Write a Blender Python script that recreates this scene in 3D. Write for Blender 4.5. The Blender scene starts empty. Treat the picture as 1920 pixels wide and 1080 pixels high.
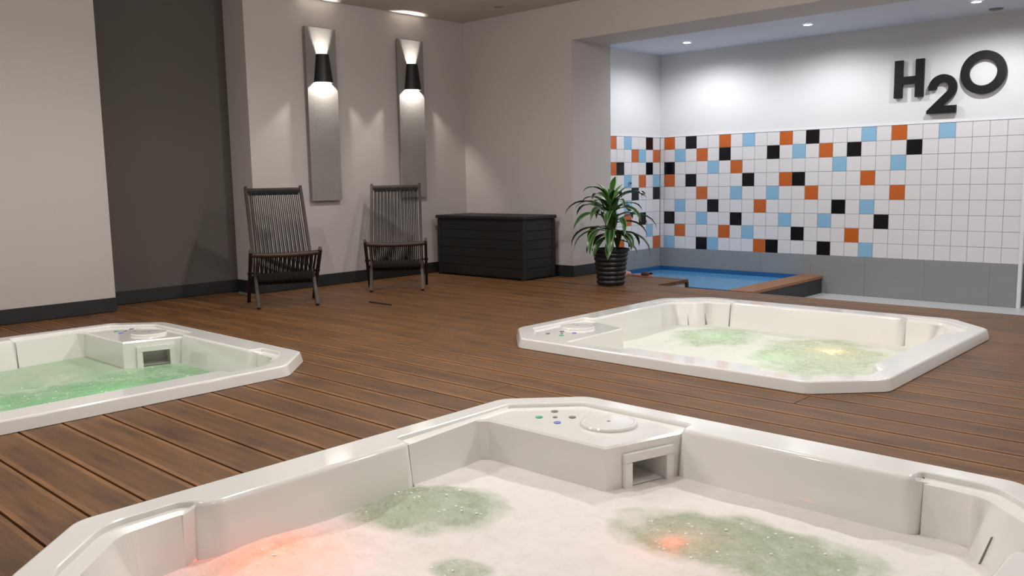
import bpy, bmesh, math, random
from mathutils import Vector, Matrix, noise
random.seed(7)
S = bpy.context.scene
C = S.collection
PI = math.pi

# ---------------------------------------------------------------- camera
F_PX, YAW, PITCH, ROLL = 1615.56, 0.7507, 0.1263, -0.0182
cd = bpy.data.cameras.new('camera'); cam = bpy.data.objects.new('camera', cd); C.objects.link(cam)
cd.sensor_width = 36.0; cd.lens = F_PX / 1920 * 36; cd.clip_start = 0.02; cd.clip_end = 60
fw = Vector((-math.sin(YAW)*math.cos(PITCH), math.cos(YAW)*math.cos(PITCH), -math.sin(PITCH)))
rt = Vector((math.cos(YAW), math.sin(YAW), 0)); up = rt.cross(fw)
r2 = rt*math.cos(ROLL) + up*math.sin(ROLL); u2 = -rt*math.sin(ROLL) + up*math.cos(ROLL)
m3 = Matrix((r2, u2, -fw)).transposed()
cam.matrix_world = Matrix.Translation((0, 0, 1.0)) @ m3.to_4x4()
S.camera = cam

# ---------------------------------------------------------------- world / exposure
w = bpy.data.worlds.new('world'); S.world = w; w.use_nodes = True
w.node_tree.nodes['Background'].inputs[0].default_value = (0.9, 0.95, 1, 1)
w.node_tree.nodes['Background'].inputs[1].default_value = 0.02
S.view_settings.view_transform = 'Standard'; S.view_settings.look = 'None'
S.view_settings.exposure = 0.0; S.view_settings.gamma = 1.0; S.view_settings.use_curve_mapping = False

# light levels (watts)
W_ROOM, W_GLOW, W_NICHE, W_UP, W_DOWN = 57.0, 18.0, 55.0, 125.0, 26.0
COL_ROOM = (1.0, 0.98, 0.955); COL_NICHE = (0.93, 0.96, 1.0); COL_SCONCE = (1.0, 0.95, 0.88)

# ---------------------------------------------------------------- measured layout (metres, deck at z = 0)
XL, YR = -6.995, 6.774                # sconce wall plane, pillar wall plane
XD, YA0, YA1 = -7.343, 2.84, 4.115    # dark alcove
XP, YP1 = -5.462, 7.41                # pillar face, pillar back
XS, YT = -5.913, 9.028                # pool side wall, tiled wall
T, TX, TZ = 0.1487, -5.8507, 0.1223   # wall tile
ZF, ZC, ZNC, ZB = -0.286, 2.695, 2.43, 2.337
XE, YN = 2.6, -1.6                    # unseen ends of the room
XTE = TX + 26*T                       # end of the tiled wall
LX, LY, CH, ZR = 2.2247, 2.3238, 0.2756, 0.0571
TUBS = {'A': (-4.9638, 1.5308, 0), 'B': (-2.5283, 4.8186, 1), 'C': (-1.4259, 1.7461, 0)}

# ---------------------------------------------------------------- helpers
def link(o, parent=None):
    C.objects.link(o)
    if parent is not None: o.parent = parent
    return o
def tag(o, label, cat, group=None, kind=None):
    if label: o['label'] = label
    if cat: o['category'] = cat
    if group: o['group'] = group
    if kind: o['kind'] = kind
    return o
def empty(name, loc=(0, 0, 0), rz=0, parent=None):
    o = bpy.data.objects.new(name, None); o.empty_display_size = 0.1
    o.location = loc; o.rotation_euler = (0, 0, rz)
    return link(o, parent)
def mesh_obj(name, bm, mat, parent=None, smooth=None, loc=(0, 0, 0)):
    bmesh.ops.recalc_face_normals(bm, faces=bm.faces[:])
    me = bpy.data.meshes.new(name); bm.to_mesh(me); bm.free()
    mats = mat if isinstance(mat, (list, tuple)) else [mat]
    for m in mats: me.materials.append(m)
    if smooth is not None:
        for p in me.polygons: p.use_smooth = True
        me.set_sharp_from_angle(angle=math.radians(smooth))
    o = bpy.data.objects.new(name, me); o.location = loc
    return link(o, parent)
def BM(): return bmesh.new()
def box(bm, x0, x1, y0, y1, z0, z1, bev=0.0, seg=2):
    v = [bm.verts.new((x, y, z)) for z in (z0, z1) for x, y in ((x0, y0), (x1, y0), (x1, y1), (x0, y1))]
    fs = [bm.faces.new([v[i] for i in q]) for q in ((0,3,2,1),(4,5,6,7),(0,1,5,4),(1,2,6,5),(2,3,7,6),(3,0,4,7))]
    if bev > 0:
        es = list({e for f in fs for e in f.edges})
        bmesh.ops.bevel(bm, geom=es, offset=bev, segments=seg, affect='EDGES', profile=0.5)
    return bm
def bbox(*a, **k): return box(BM(), *a, **k)
def prism(bm, poly, z0, z1):
    b = [bm.verts.new((x, y, z0)) for x, y in poly]; t = [bm.verts.new((x, y, z1)) for x, y in poly]
    n = len(poly)
    bm.faces.new(t); bm.faces.new(b[::-1])
    for i in range(n): bm.faces.new((b[i], b[(i+1) % n], t[(i+1) % n], t[i]))
    return bm
def tube(bm, pts, rad, seg=8, cap=True):
    """round bar through points; rad is a number or one per point"""
    pts = [Vector(p) for p in pts]; n = len(pts)
    rads = rad if isinstance(rad, (list, tuple)) else [rad]*n
    rings = []
    for i, p in enumerate(pts):
        d = (pts[min(i+1, n-1)] - pts[max(i-1, 0)]).normalized()
        a = d.cross(Vector((0, 0, 1)))
        if a.length < 1e-3: a = Vector((1, 0, 0))
        a.normalize(); b = d.cross(a)
        rings.append([bm.verts.new(p + rads[i]*(math.cos(t)*a + math.sin(t)*b)) for t in [2*PI*k/seg for k in range(seg)]])
    for r0, r1 in zip(rings, rings[1:]):
        for k in range(seg): bm.faces.new((r0[k], r0[(k+1) % seg], r1[(k+1) % seg], r1[k]))
    if cap: bm.faces.new(rings[0][::-1]); bm.faces.new(rings[-1])
    return bm
def lathe(bm, prof, seg=32, cx=0, cy=0, cap_top=True, cap_bot=True):
    rings = [[bm.verts.new((cx + r*math.cos(2*PI*k/seg), cy + r*math.sin(2*PI*k/seg), z)) for k in range(seg)] for r, z in prof]
    for r0, r1 in zip(rings, rings[1:]):
        for k in range(seg): bm.faces.new((r0[k], r0[(k+1) % seg], r1[(k+1) % seg], r1[k]))
    if cap_bot: bm.faces.new(rings[0][::-1])
    if cap_top: bm.faces.new(rings[-1])
    return bm
def beam(bm, a, b, wx, wy, up=Vector((1, 0, 0)), bev=0.004):
    """rectangular bar from a to b; 'up' fixes the wx direction"""
    a, b = Vector(a), Vector(b); d = (b-a).normalized()
    x = (up - up.dot(d)*d).normalized(); y = d.cross(x)
    vs = [[bm.verts.new(p + sx*x*wx/2 + sy*y*wy/2) for sx, sy in ((-1,-1),(1,-1),(1,1),(-1,1))] for p in (a, b)]
    fs = [bm.faces.new(vs[0][::-1]), bm.faces.new(vs[1])]
    for k in range(4): fs.append(bm.faces.new((vs[0][k], vs[0][(k+1) % 4], vs[1][(k+1) % 4], vs[1][k])))
    if bev: bmesh.ops.bevel(bm, geom=list({e for f in fs for e in f.edges}), offset=bev, segments=2, affect='EDGES')
    return bm
def fillet(poly, rad, n=4):
    out = []; N = len(poly)
    for i in range(N):
        p = Vector(poly[i]); a = Vector(poly[i-1]); b = Vector(poly[(i+1) % N])
        u, v = (a-p), (b-p); r = min(rad, u.length*0.4, v.length*0.4)
        p0, p1 = p + u.normalized()*r, p + v.normalized()*r
        for k in range(n+1):
            t = k/n; q = p0*(1-t)**2 + p*2*t*(1-t) + p1*t*t; out.append((q.x, q.y))
    return out

# ---------------------------------------------------------------- materials
def new_mat(name):
    m = bpy.data.materials.new(name); m.use_nodes = True
    nt = m.node_tree; return m, nt, nt.nodes['Principled BSDF']
def lin(c):  # sRGB 0-255 -> linear
    return tuple(((v/255)/12.92 if v/255 <= 0.04045 else ((v/255+0.055)/1.055)**2.4) for v in c) + (1.0,)
def plain(name, col, rough=0.5, var=0.06, scale=6.0, bump=0.0, bscale=60.0, coat=0.0, metal=0.0, spec=0.5, stretch=None):
    m, nt, p = new_mat(name); N, L = nt.nodes, nt.links
    tc = N.new('ShaderNodeTexCoord'); mp = N.new('ShaderNodeMapping'); L.new(tc.outputs['Object'], mp.inputs[0])
    if stretch: mp.inputs['Scale'].default_value = stretch
    nz = N.new('ShaderNodeTexNoise'); nz.inputs['Scale'].default_value = scale; nz.inputs['Detail'].default_value = 5
    L.new(mp.outputs[0], nz.inputs['Vector'])
    mx = N.new('ShaderNodeMix'); mx.data_type = 'RGBA'
    mx.inputs['A'].default_value = tuple(max(0, v*(1-var)) for v in col[:3]) + (1,)
    mx.inputs['B'].default_value = tuple(min(1, v*(1+var)) for v in col[:3]) + (1,)
    L.new(nz.outputs['Fac'], mx.inputs['Factor']); L.new(mx.outputs['Result'], p.inputs['Base Color'])
    p.inputs['Roughness'].default_value = rough; p.inputs['Metallic'].default_value = metal
    p.inputs['Specular IOR Level'].default_value = spec; p.inputs['Coat Weight'].default_value = coat
    p.inputs['Coat Roughness'].default_value = 0.05
    if bump:
        n2 = N.new('ShaderNodeTexNoise'); n2.inputs['Scale'].default_value = bscale; n2.inputs['Detail'].default_value = 4
        L.new(mp.outputs[0], n2.inputs['Vector'])
        b = N.new('ShaderNodeBump'); b.inputs['Strength'].default_value = bump; b.inputs['Distance'].default_value = 0.005
        L.new(n2.outputs['Fac'], b.inputs['Height']); L.new(b.outputs[0], p.inputs['Normal'])
    return m
def emit(name, col, power):
    m, nt, p = new_mat(name)
    p.inputs['Base Color'].default_value = (0.8, 0.8, 0.8, 1)
    p.inputs['Emission Color'].default_value = tuple(col[:3]) + (1,); p.inputs['Emission Strength'].default_value = power
    return m

M = {}
M['wall'] = plain('paint_light_grey', lin((190, 182, 178)), 0.75, 0.02, 1.5, 0.12, 90)
M['white_wall'] = plain('paint_white', lin((222, 221, 221)), 0.7, 0.01, 1.5, 0.1, 90)
M['dark_wall'] = plain('paint_dark_grey', lin((86, 80, 76)), 0.8, 0.03, 2, 0.15, 80)
M['ceiling'] = plain('ceiling_paint', lin((196, 188, 180)), 0.8, 0.02, 1.2)
M['white_ceiling'] = plain('ceiling_white', lin((205, 208, 218)), 0.8, 0.01, 1.2)
M['baseboard'] = plain('skirting_slate', lin((38, 39, 41)), 0.45, 0.12, 8)
M['grout'] = plain('grout', lin((150, 146, 146)), 0.9, 0.05, 30)
M['tile_white'] = plain('tile_white', lin((226, 222, 222)), 0.16, 0.012, 3, spec=0.5)
M['tile_black'] = plain('tile_black', lin((22, 20, 23)), 0.16, 0.1, 3, spec=0.3)
M['tile_orange'] = plain('tile_orange', lin((196, 98, 42)), 0.16, 0.06, 3)
M['tile_blue'] = plain('tile_blue', lin((140, 186, 214)), 0.16, 0.04, 3)
M['tile_grey'] = plain('tile_grey', lin((142, 143, 144)), 0.35, 0.07, 5, 0.05, 40)
M['tile_navy'] = plain('tile_navy', lin((22, 26, 62)), 0.3, 0.05, 5)
M['niche_floor'] = plain('floor_tile_pale', lin((186, 187, 186)), 0.4, 0.05, 6)
M['sub'] = plain('concrete_underfloor', lin((40, 38, 36)), 0.9, 0.2, 5)
M['concrete'] = plain('panel_concrete', lin((136, 132, 128)), 0.7, 0.2, 5, 0.25, 35)
M['panel_edge'] = plain('panel_edge', lin((95, 90, 86)), 0.7, 0.1, 5)
M['black_metal'] = plain('lamp_black', lin((20, 20, 21)), 0.5, 0.1, 8)
M['black_sign'] = plain('letter_black', lin((20, 19, 20)), 0.55, 0.1, 8, spec=0.25)
M['trim_white'] = plain('trim_white', lin((228, 228, 232)), 0.4, 0.01, 4)
M['chest'] = plain('chest_plastic', lin((19, 19, 19)), 0.55, 0.15, 12, 0.3, 60, stretch=(1, 1, 8))
M['chest_dark'] = plain('chest_dark', lin((14, 14, 14)), 0.6, 0.1, 12)
M['chair_wood'] = plain('chair_wood', lin((52, 35, 29)), 0.5, 0.3, 14, 0.1, 60, stretch=(3, 3, 0.6))
M['rope'] = plain('chair_rope', lin((42, 40, 39)), 0.9, 0.2, 60, 0.6, 300)
M['pot'] = plain('pot_plastic', lin((24, 24, 26)), 0.4, 0.1, 10)
M['soil'] = plain('soil', lin((40, 30, 22)), 0.95, 0.4, 40, 0.8, 60)
M['cane'] = plain('plant_cane', lin((96, 78, 50)), 0.8, 0.3, 20, 0.4, 60)
M['pool_liner'] = plain('pool_liner', lin((36, 92, 142)), 0.35, 0.05, 4)
M['coping'] = plain('coping_wood', lin((140, 96, 62)), 0.5, 0.25, 10, 0.1, 60, stretch=(3, 0.4, 3))
M['pool_side'] = plain('pool_side_panel', lin((50, 50, 56)), 0.6, 0.1, 6)
M['step_panel'] = plain('step_panel', lin((190, 190, 186)), 0.6, 0.04, 6)
M['acrylic'] = plain('tub_acrylic', lin((232, 230, 226)), 0.14, 0.008, 2, coat=0.6)
M['bubble'] = plain('glint_bubble_white', lin((250, 250, 246)), 0.35, 0.01, 8)
M['skimmer_dark'] = plain('skimmer_inside', lin((120, 122, 112)), 0.5, 0.05, 8)
M['hole'] = plain('lid_hole', lin((70, 68, 66)), 0.6, 0.05, 8)
M['btn_grey'] = plain('button_grey', lin((120, 120, 118)), 0.4, 0.05, 40)
M['btn_green'] = plain('button_green', lin((70, 170, 130)), 0.4, 0.05, 40)
M['btn_blue'] = plain('button_blue', lin((120, 124, 196)), 0.4, 0.05, 40)
M['chrome'] = plain('ring_metal', lin((215, 215, 215)), 0.25, 0.02, 8, metal=0.8)
M['slipper'] = plain('slipper_pink', lin((196, 140, 128)), 0.7, 0.06, 20)
M['slipper_dark'] = plain('slipper_dark', lin((70, 48, 44)), 0.8, 0.1, 20)
M['dark_strip'] = plain('dark_brown', lin((46, 30, 20)), 0.8, 0.2, 20)
M['bulb'] = emit('bulb_glow', (1.0, 0.97, 0.92), 60)
M['disc_niche'] = emit('downlight_glow', (0.97, 0.98, 1.0), 45)
M['disc_added'] = emit('added_lamp_glow', (1.0, 0.94, 0.86), 25)
M['disc_off'] = plain('downlight_unlit', lin((150, 143, 136)), 0.4, 0.03, 6)
M['vent'] = plain('vent_grey', lin((120, 118, 122)), 0.5, 0.05, 6)
M['led_red'] = emit('led_red', (1.0, 0.10, 0.06), 6); M['led_orange'] = emit('led_orange', (1.0, 0.42, 0.12), 6); M['led_green'] = emit('led_green', (0.25, 1.0, 0.35), 4)

def wood_plank():
    m, nt, p = new_mat('deck_wood'); N, L = nt.nodes, nt.links
    tc = N.new('ShaderNodeTexCoord'); oi = N.new('ShaderNodeObjectInfo')
    off = N.new('ShaderNodeVectorMath'); off.operation = 'SCALE'; off.inputs[0].default_value = (37, 11, 5); L.new(oi.outputs['Random'], off.inputs['Scale'])
    ad = N.new('ShaderNodeVectorMath'); ad.operation = 'ADD'; L.new(tc.outputs['Object'], ad.inputs[0]); L.new(off.outputs[0], ad.inputs[1])
    mp = N.new('ShaderNodeMapping'); mp.inputs['Scale'].default_value = (1.1, 16, 4); L.new(ad.outputs[0], mp.inputs[0])
    g = N.new('ShaderNodeTexNoise'); g.inputs['Scale'].default_value = 2.2; g.inputs['Detail'].default_value = 8; g.inputs['Roughness'].default_value = 0.65; L.new(mp.outputs[0], g.inputs['Vector'])
    mp2 = N.new('ShaderNodeMapping'); mp2.inputs['Scale'].default_value = (1, 4, 1); L.new(ad.outputs[0], mp2.inputs[0])
    kn = N.new('ShaderNodeTexNoise'); kn.inputs['Scale'].default_value = 3.0; kn.inputs['Detail'].default_value = 3; L.new(mp2.outputs[0], kn.inputs['Vector'])
    cr = N.new('ShaderNodeValToRGB'); cr.color_ramp.elements[0].position = 0.28; cr.color_ramp.elements[0].color = lin((98, 66, 37)); cr.color_ramp.elements[1].position = 0.75; cr.color_ramp.elements[1].color = lin((138, 95, 55))
    L.new(g.outputs['Fac'], cr.inputs[0])
    kr = N.new('ShaderNodeMapRange'); kr.inputs['From Min'].default_value = 0.5; kr.inputs['From Max'].default_value = 0.75; kr.inputs['To Min'].default_value = 1.0; kr.inputs['To Max'].default_value = 0.55
    L.new(kn.outputs['Fac'], kr.inputs[0])
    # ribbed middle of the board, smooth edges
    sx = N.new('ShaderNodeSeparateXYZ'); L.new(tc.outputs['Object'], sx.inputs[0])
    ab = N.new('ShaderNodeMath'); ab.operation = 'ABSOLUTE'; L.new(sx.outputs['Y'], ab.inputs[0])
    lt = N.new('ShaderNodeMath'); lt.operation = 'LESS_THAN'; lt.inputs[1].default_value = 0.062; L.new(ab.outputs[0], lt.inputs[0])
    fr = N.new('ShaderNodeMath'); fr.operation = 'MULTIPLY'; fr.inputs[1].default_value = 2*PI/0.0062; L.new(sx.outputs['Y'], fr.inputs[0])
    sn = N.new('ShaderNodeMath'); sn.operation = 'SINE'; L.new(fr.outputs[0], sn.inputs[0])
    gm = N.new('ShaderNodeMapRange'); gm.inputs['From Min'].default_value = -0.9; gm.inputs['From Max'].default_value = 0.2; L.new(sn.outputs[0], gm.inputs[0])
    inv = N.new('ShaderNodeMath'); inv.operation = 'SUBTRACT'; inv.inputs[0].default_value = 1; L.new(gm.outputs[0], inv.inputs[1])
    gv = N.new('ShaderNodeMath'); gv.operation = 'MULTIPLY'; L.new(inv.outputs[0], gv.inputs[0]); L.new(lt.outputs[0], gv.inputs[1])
    dk = N.new('ShaderNodeMapRange'); dk.inputs['To Min'].default_value = 1.0; dk.inputs['To Max'].default_value = 0.48  # self-shadow and dirt of the grooves, darkened into the board colour
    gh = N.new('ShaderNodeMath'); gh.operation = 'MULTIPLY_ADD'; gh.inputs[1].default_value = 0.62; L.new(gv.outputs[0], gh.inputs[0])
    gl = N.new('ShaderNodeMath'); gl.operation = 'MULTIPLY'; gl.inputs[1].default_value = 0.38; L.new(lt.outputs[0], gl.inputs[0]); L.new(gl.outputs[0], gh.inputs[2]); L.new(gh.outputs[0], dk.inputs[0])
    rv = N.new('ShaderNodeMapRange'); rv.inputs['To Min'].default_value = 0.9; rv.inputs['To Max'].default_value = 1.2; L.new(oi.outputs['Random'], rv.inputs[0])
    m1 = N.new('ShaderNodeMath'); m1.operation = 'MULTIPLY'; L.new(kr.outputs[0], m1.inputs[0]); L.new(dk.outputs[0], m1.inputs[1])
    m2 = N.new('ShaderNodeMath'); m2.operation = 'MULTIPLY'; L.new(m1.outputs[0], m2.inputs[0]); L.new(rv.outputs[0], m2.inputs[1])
    sc = N.new('ShaderNodeVectorMath'); sc.operation = 'SCALE'; L.new(cr.outputs[0], sc.inputs[0]); L.new(m2.outputs[0], sc.inputs['Scale'])
    L.new(sc.outputs[0], p.inputs['Base Color'])
    hs = N.new('ShaderNodeMath'); hs.operation = 'MULTIPLY_ADD'; hs.inputs[1].default_value = -1.0; L.new(gv.outputs[0], hs.inputs[0])
    gs = N.new('ShaderNodeMath'); gs.operation = 'MULTIPLY'; gs.inputs[1].default_value = 0.3; L.new(g.outputs['Fac'], gs.inputs[0]); L.new(gs.outputs[0], hs.inputs[2])
    b = N.new('ShaderNodeBump'); b.inputs['Strength'].default_value = 0.5; b.inputs['Distance'].default_value = 0.002; L.new(hs.outputs[0], b.inputs['Height']); L.new(b.outputs[0], p.inputs['Normal'])
    p.inputs['Roughness'].default_value = 0.5; p.inputs['Specular IOR Level'].default_value = 0.35
    return m
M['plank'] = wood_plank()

def leaf_mat():
    m, nt, p = new_mat('leaf_striped'); N, L = nt.nodes, nt.links
    uv = N.new('ShaderNodeUVMap'); s = N.new('ShaderNodeSeparateXYZ'); L.new(uv.outputs[0], s.inputs[0])
    a = N.new('ShaderNodeMath'); a.operation = 'SUBTRACT'; a.inputs[1].default_value = 0.5; L.new(s.outputs['X'], a.inputs[0])
    ab = N.new('ShaderNodeMath'); ab.operation = 'ABSOLUTE'; L.new(a.outputs[0], ab.inputs[0])
    cr = N.new('ShaderNodeValToRGB'); e = cr.color_ramp.elements
    e[0].position = 0.0; e[0].color = lin((96, 128, 62)); e[1].position = 0.10; e[1].color = lin((30, 66, 32))
    x = e.new(0.34); x.color = lin((24, 54, 28)); x = e.new(0.42); x.color = lin((96, 132, 66))
    L.new(ab.outputs[0], cr.inputs[0]); L.new(cr.outputs[0], p.inputs['Base Color'])
    p.inputs['Roughness'].default_value = 0.35; p.inputs['Specular IOR Level'].default_value = 0.5
    return m
M['leaf'] = leaf_mat()
M['leaf_young'] = plain('leaf_young', lin((92, 150, 52)), 0.35, 0.15, 10)

def tub_water_mat(name, water_col, foam_col):
    m, nt, p = new_mat(name); N, L = nt.nodes, nt.links
    at = N.new('ShaderNodeAttribute'); at.attribute_name = 'foam'
    tc = N.new('ShaderNodeTexCoord')
    nz = N.new('ShaderNodeTexNoise'); nz.inputs['Scale'].default_value = 24; nz.inputs['Detail'].default_value = 8; nz.inputs['Roughness'].default_value = 0.7; L.new(tc.outputs['Object'], nz.inputs['Vector'])
    s = N.new('ShaderNodeMath'); s.operation = 'MULTIPLY_ADD'; s.inputs[1].default_value = 0.8; s.inputs[2].default_value = -0.4; L.new(nz.outputs['Fac'], s.inputs[0])
    ad = N.new('ShaderNodeMath'); ad.operation = 'ADD'; ad.use_clamp = True; L.new(at.outputs['Fac'], ad.inputs[0]); L.new(s.outputs[0], ad.inputs[1])
    mx = N.new('ShaderNodeMix'); mx.data_type = 'RGBA'; mx.inputs['A'].default_value = water_col; mx.inputs['B'].default_value = foam_col
    L.new(ad.outputs[0], mx.inputs['Factor']); L.new(mx.outputs['Result'], p.inputs['Base Color'])
    ro = N.new('ShaderNodeMapRange'); ro.inputs['To Min'].default_value = 0.06; ro.inputs['To Max'].default_value = 0.7; L.new(ad.outputs[0], ro.inputs[0]); L.new(ro.outputs[0], p.inputs['Roughness'])
    tr = N.new('ShaderNodeBsdfTranslucent'); L.new(mx.outputs['Result'], tr.inputs['Color'])
    bz = N.new('ShaderNodeTexNoise'); bz.inputs['Scale'].default_value = 45; bz.inputs['Detail'].default_value = 5; L.new(tc.outputs['Object'], bz.inputs['Vector'])
    b = N.new('ShaderNodeBump'); b.inputs['Distance'].default_value = 0.02; L.new(bz.outputs['Fac'], b.inputs['Height'])
    bs = N.new('ShaderNodeMapRange'); bs.inputs['To Min'].default_value = 0.8; bs.inputs['To Max'].default_value = 0.12; L.new(ad.outputs[0], bs.inputs[0]); L.new(bs.outputs[0], b.inputs['Strength']); L.new(b.outputs[0], p.inputs['Normal'])
    ms = N.new('ShaderNodeMixShader'); ms.inputs[0].default_value = 0.28
    L.new(p.outputs[0], ms.inputs[1]); L.new(tr.outputs[0], ms.inputs[2]); L.new(ms.outputs[0], N['Material Output'].inputs['Surface'])
    return m
M['water_pale'] = tub_water_mat('tub_water_pale', lin((176, 194, 162)), lin((244, 241, 238)))
M['water_light'] = tub_water_mat('tub_water_light', lin((196, 216, 176)), lin((244, 244, 236)))
M['water_green'] = tub_water_mat('tub_water_green', lin((160, 208, 164)), lin((222, 230, 206)))
def pool_water():
    m, nt, p = new_mat('pool_water'); N, L = nt.nodes, nt.links
    p.inputs['Base Color'].default_value = lin((98, 162, 208)); p.inputs['Roughness'].default_value = 0.08
    tc = N.new('ShaderNodeTexCoord'); nz = N.new('ShaderNodeTexNoise'); nz.inputs['Scale'].default_value = 5; L.new(tc.outputs['Object'], nz.inputs['Vector'])
    b = N.new('ShaderNodeBump'); b.inputs['Strength'].default_value = 0.08; b.inputs['Distance'].default_value = 0.02; L.new(nz.outputs['Fac'], b.inputs['Height']); L.new(b.outputs[0], p.inputs['Normal'])
    return m
M['pool_water'] = pool_water()

# ---------------------------------------------------------------- the room
def struct(name, bm, mat, parent=None, label=None, smooth=None):
    o = mesh_obj(name, bm, mat, parent, smooth)
    if parent is None: o['kind'] = 'structure'
    if label: o['label'] = label
    return o
TH = 0.25
struct('wall_left', bbox(XL-0.6, XL, YN, YA0, ZF, ZC), M['wall'], label='light grey wall on the left, ending at the dark alcove')
struct('wall_alcove', bbox(XD-0.25, XD, YA0, YA1, ZF, ZC), M['dark_wall'], label='dark grey painted back wall of the shallow alcove')
struct('wall_sconces', bbox(XL-0.6, XL, YA1, YR, ZF, ZC), M['wall'], label='light grey wall carrying the two concrete lamp panels')
struct('wall_pillar', bbox(XL-0.6, XP, YR, YP1, ZF, ZC), M['wall'], label='light grey wall behind the black chest, ending at the pool opening')
struct('wall_front', bbox(XL-0.6, XE+TH, YN-TH, YN, ZF, ZC), M['wall'])
struct('wall_right', bbox(XE, XE+TH, YN, 10.6, ZF, ZC), M['wall'])
struct('ceiling', bbox(XL-0.6, XE+TH, YN-TH, YP1, ZC, ZC+0.1), M['ceiling'], label='plain plaster ceiling over the deck')
struct('trim_beam', bbox(XP, XE, YR, 7.32, ZB, ZC), M['wall'], label='plaster beam over the opening to the plunge pool')
struct('ceiling_niche', bbox(XS-0.2, XE, 7.32, 10.6, ZNC, ZNC+0.3), M['white_ceiling'], label='white ceiling over the plunge pool')
struct('floor_niche', bbox(-3.85, XE, 6.80, 10.6, ZF-0.1, ZF), M['niche_floor'], label='pale floor strip below the tiled wall')
struct('wall_end', bbox(XTE, XE, 10.6, 10.7, ZF, ZNC), M['white_wall'])

# tiled wall behind the pool and its side wall; each tile its own piece
tile_meshes = {}
def tile_mesh(key, wdt, hgt, mat):
    k = (key, round(wdt, 4), round(hgt, 4))
    if k not in tile_meshes:
        bm = bbox(0, wdt-0.004, 0, 0.008, 0, hgt-0.004, bev=0.0012, seg=1)
        bmesh.ops.recalc_face_normals(bm, faces=bm.faces[:])
        me = bpy.data.meshes.new('tile'); bm.to_mesh(me); bm.free(); me.materials.append(mat); tile_meshes[k] = me
    return tile_meshes[k]
def put_tile(parent, key, x, y, z, wdt, hgt, rz=0, mat=None):
    o = bpy.data.objects.new('tile', tile_mesh(key, wdt, hgt, mat or M['tile_'+key])); o.location = (x, y, z); o.rotation_euler = (0, 0, rz)
    return link(o, parent)
back = ['O.K..O.B..O.K...B.O..B....', '.B.O.K...K.B.O.K...K......', 'K...B.O.......B...B.......', 'O.K....K..OK....O.........', '...O..B..B..O.....O.......',
        '.B..K...O.....K.B.........', 'K..B..K...B..B...K........', '.O...O.B...K...O..........', 'B..KB...OK...K..B.........']
side = ['.K..B.O', 'O.BO...', '.K...KO', 'B.O.B..', 'K..K...', '....B..', '..K.O..', '.B.....', 'O....O.']
key = {'.': 'white', 'O': 'orange', 'K': 'black', 'B': 'blue'}
GT = 0.008
wb = struct('wall_tiled', bbox(XS-0.2, XTE, YT+GT, YT+0.2, ZF, ZNC), M['white_wall'], label='white wall above a band of white, black, orange and blue square tiles')
g = mesh_obj('grout_bed', bbox(XS, XTE, YT+0.003, YT+GT, ZF, TZ+9*T), M['grout'], wb)
for r in range(9):
    z = TZ + (8-r)*T + 0.002
    put_tile(wb, 'white', XS+0.008, YT-0.0, z, TX-XS-0.008, T)
    for c in range(26): put_tile(wb, key[back[r][c]], TX+c*T+0.002, YT-0.0, z, T, T)
xs = [XS] + [TX + (16.5 + 3.95*k)*T for k in range(-4, 3)] + [XTE]
for a, b in zip(xs, xs[1:]): put_tile(wb, 'grey', a+0.002, YT-0.0, ZF+0.002, b-a, TZ-ZF)
mesh_obj('tile_trim', bbox(XS, XTE, YT-0.004, YT+GT, TZ+9*T, TZ+9*T+0.012), M['trim_white'], wb)
mesh_obj('corner_trim', bbox(XTE, XTE+0.03, YT-0.01, YT+0.03, ZF, TZ+9*T), M['trim_white'], wb)
wr = struct('wall_return', bbox(XTE-0.1, XTE+0.012, YT+0.03, 10.6, ZF, ZNC), M['white_wall'], label='end face of the tiled wall turning the corner at the far right')
for k in range(9): put_tile(wr, 'white', XTE+0.02, YT+0.035+k*T, TZ+4*T, T, 5*T, PI/2)
for k in range(9): put_tile(wr, 'white', XTE+0.02, YT+0.035+k*T, TZ, T, 4*T, PI/2)
for k in range(3): put_tile(wr, 'navy', XTE+0.02, YT+0.035+k*0.5, ZF, 0.5, TZ-ZF, PI/2)
ws = struct('wall_pool_side', bbox(XS-0.2, XS-GT, YP1, YT+0.1, ZF-0.7, ZNC), M['white_wall'], label='narrow white side wall with coloured tiles behind the plant')
mesh_obj('grout_bed', bbox(XS-GT, XS-0.003, YP1, YT, ZF, TZ+9*T), M['grout'], ws)
for r in range(9):
    z = TZ + (8-r)*T + 0.002
    for c in range(10):
        k = key[side[r][c]] if c < 7 else 'white'
        y1 = YT - c*T; 
        put_tile(ws, k, XS, y1-T+0.002, z, T, T, PI/2)
for k in range(3): put_tile(ws, 'grey', XS, YT-(k+1)*0.54, ZF+0.002, 0.54, TZ-ZF, PI/2)
mesh_obj('tile_trim', bbox(XS-GT, XS+0.004, YP1, YT, TZ+9*T, TZ+9*T+0.012), M['trim_white'], ws)

# baseboards
BT, BH = 0.015, 0.114
struct('baseboard_left', bbox(XL, XL+BT, YN, YA0, 0.003, BH, bev=0.003, seg=1), M['baseboard'])
struct('baseboard_alcove', bbox(XD, XD+BT, YA0, YA1, 0.003, BH, bev=0.003, seg=1), M['baseboard'])
struct('baseboard_return', bbox(XD+BT, XL+BT, YA1-BT, YA1, 0.003, BH, bev=0.003, seg=1), M['baseboard'])
struct('baseboard_sconces', bbox(XL, XL+BT, YA1, YR-BT, 0.003, BH, bev=0.003, seg=1), M['baseboard'])
struct('baseboard_pillar', bbox(XL, XP+BT, YR-BT, YR, 0.003, BH, bev=0.003, seg=1), M['baseboard'])
struct('baseboard_pillar_side', bbox(XP, XP+BT, YR, YP1, 0.003, BH, bev=0.003, seg=1), M['baseboard'])

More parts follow.
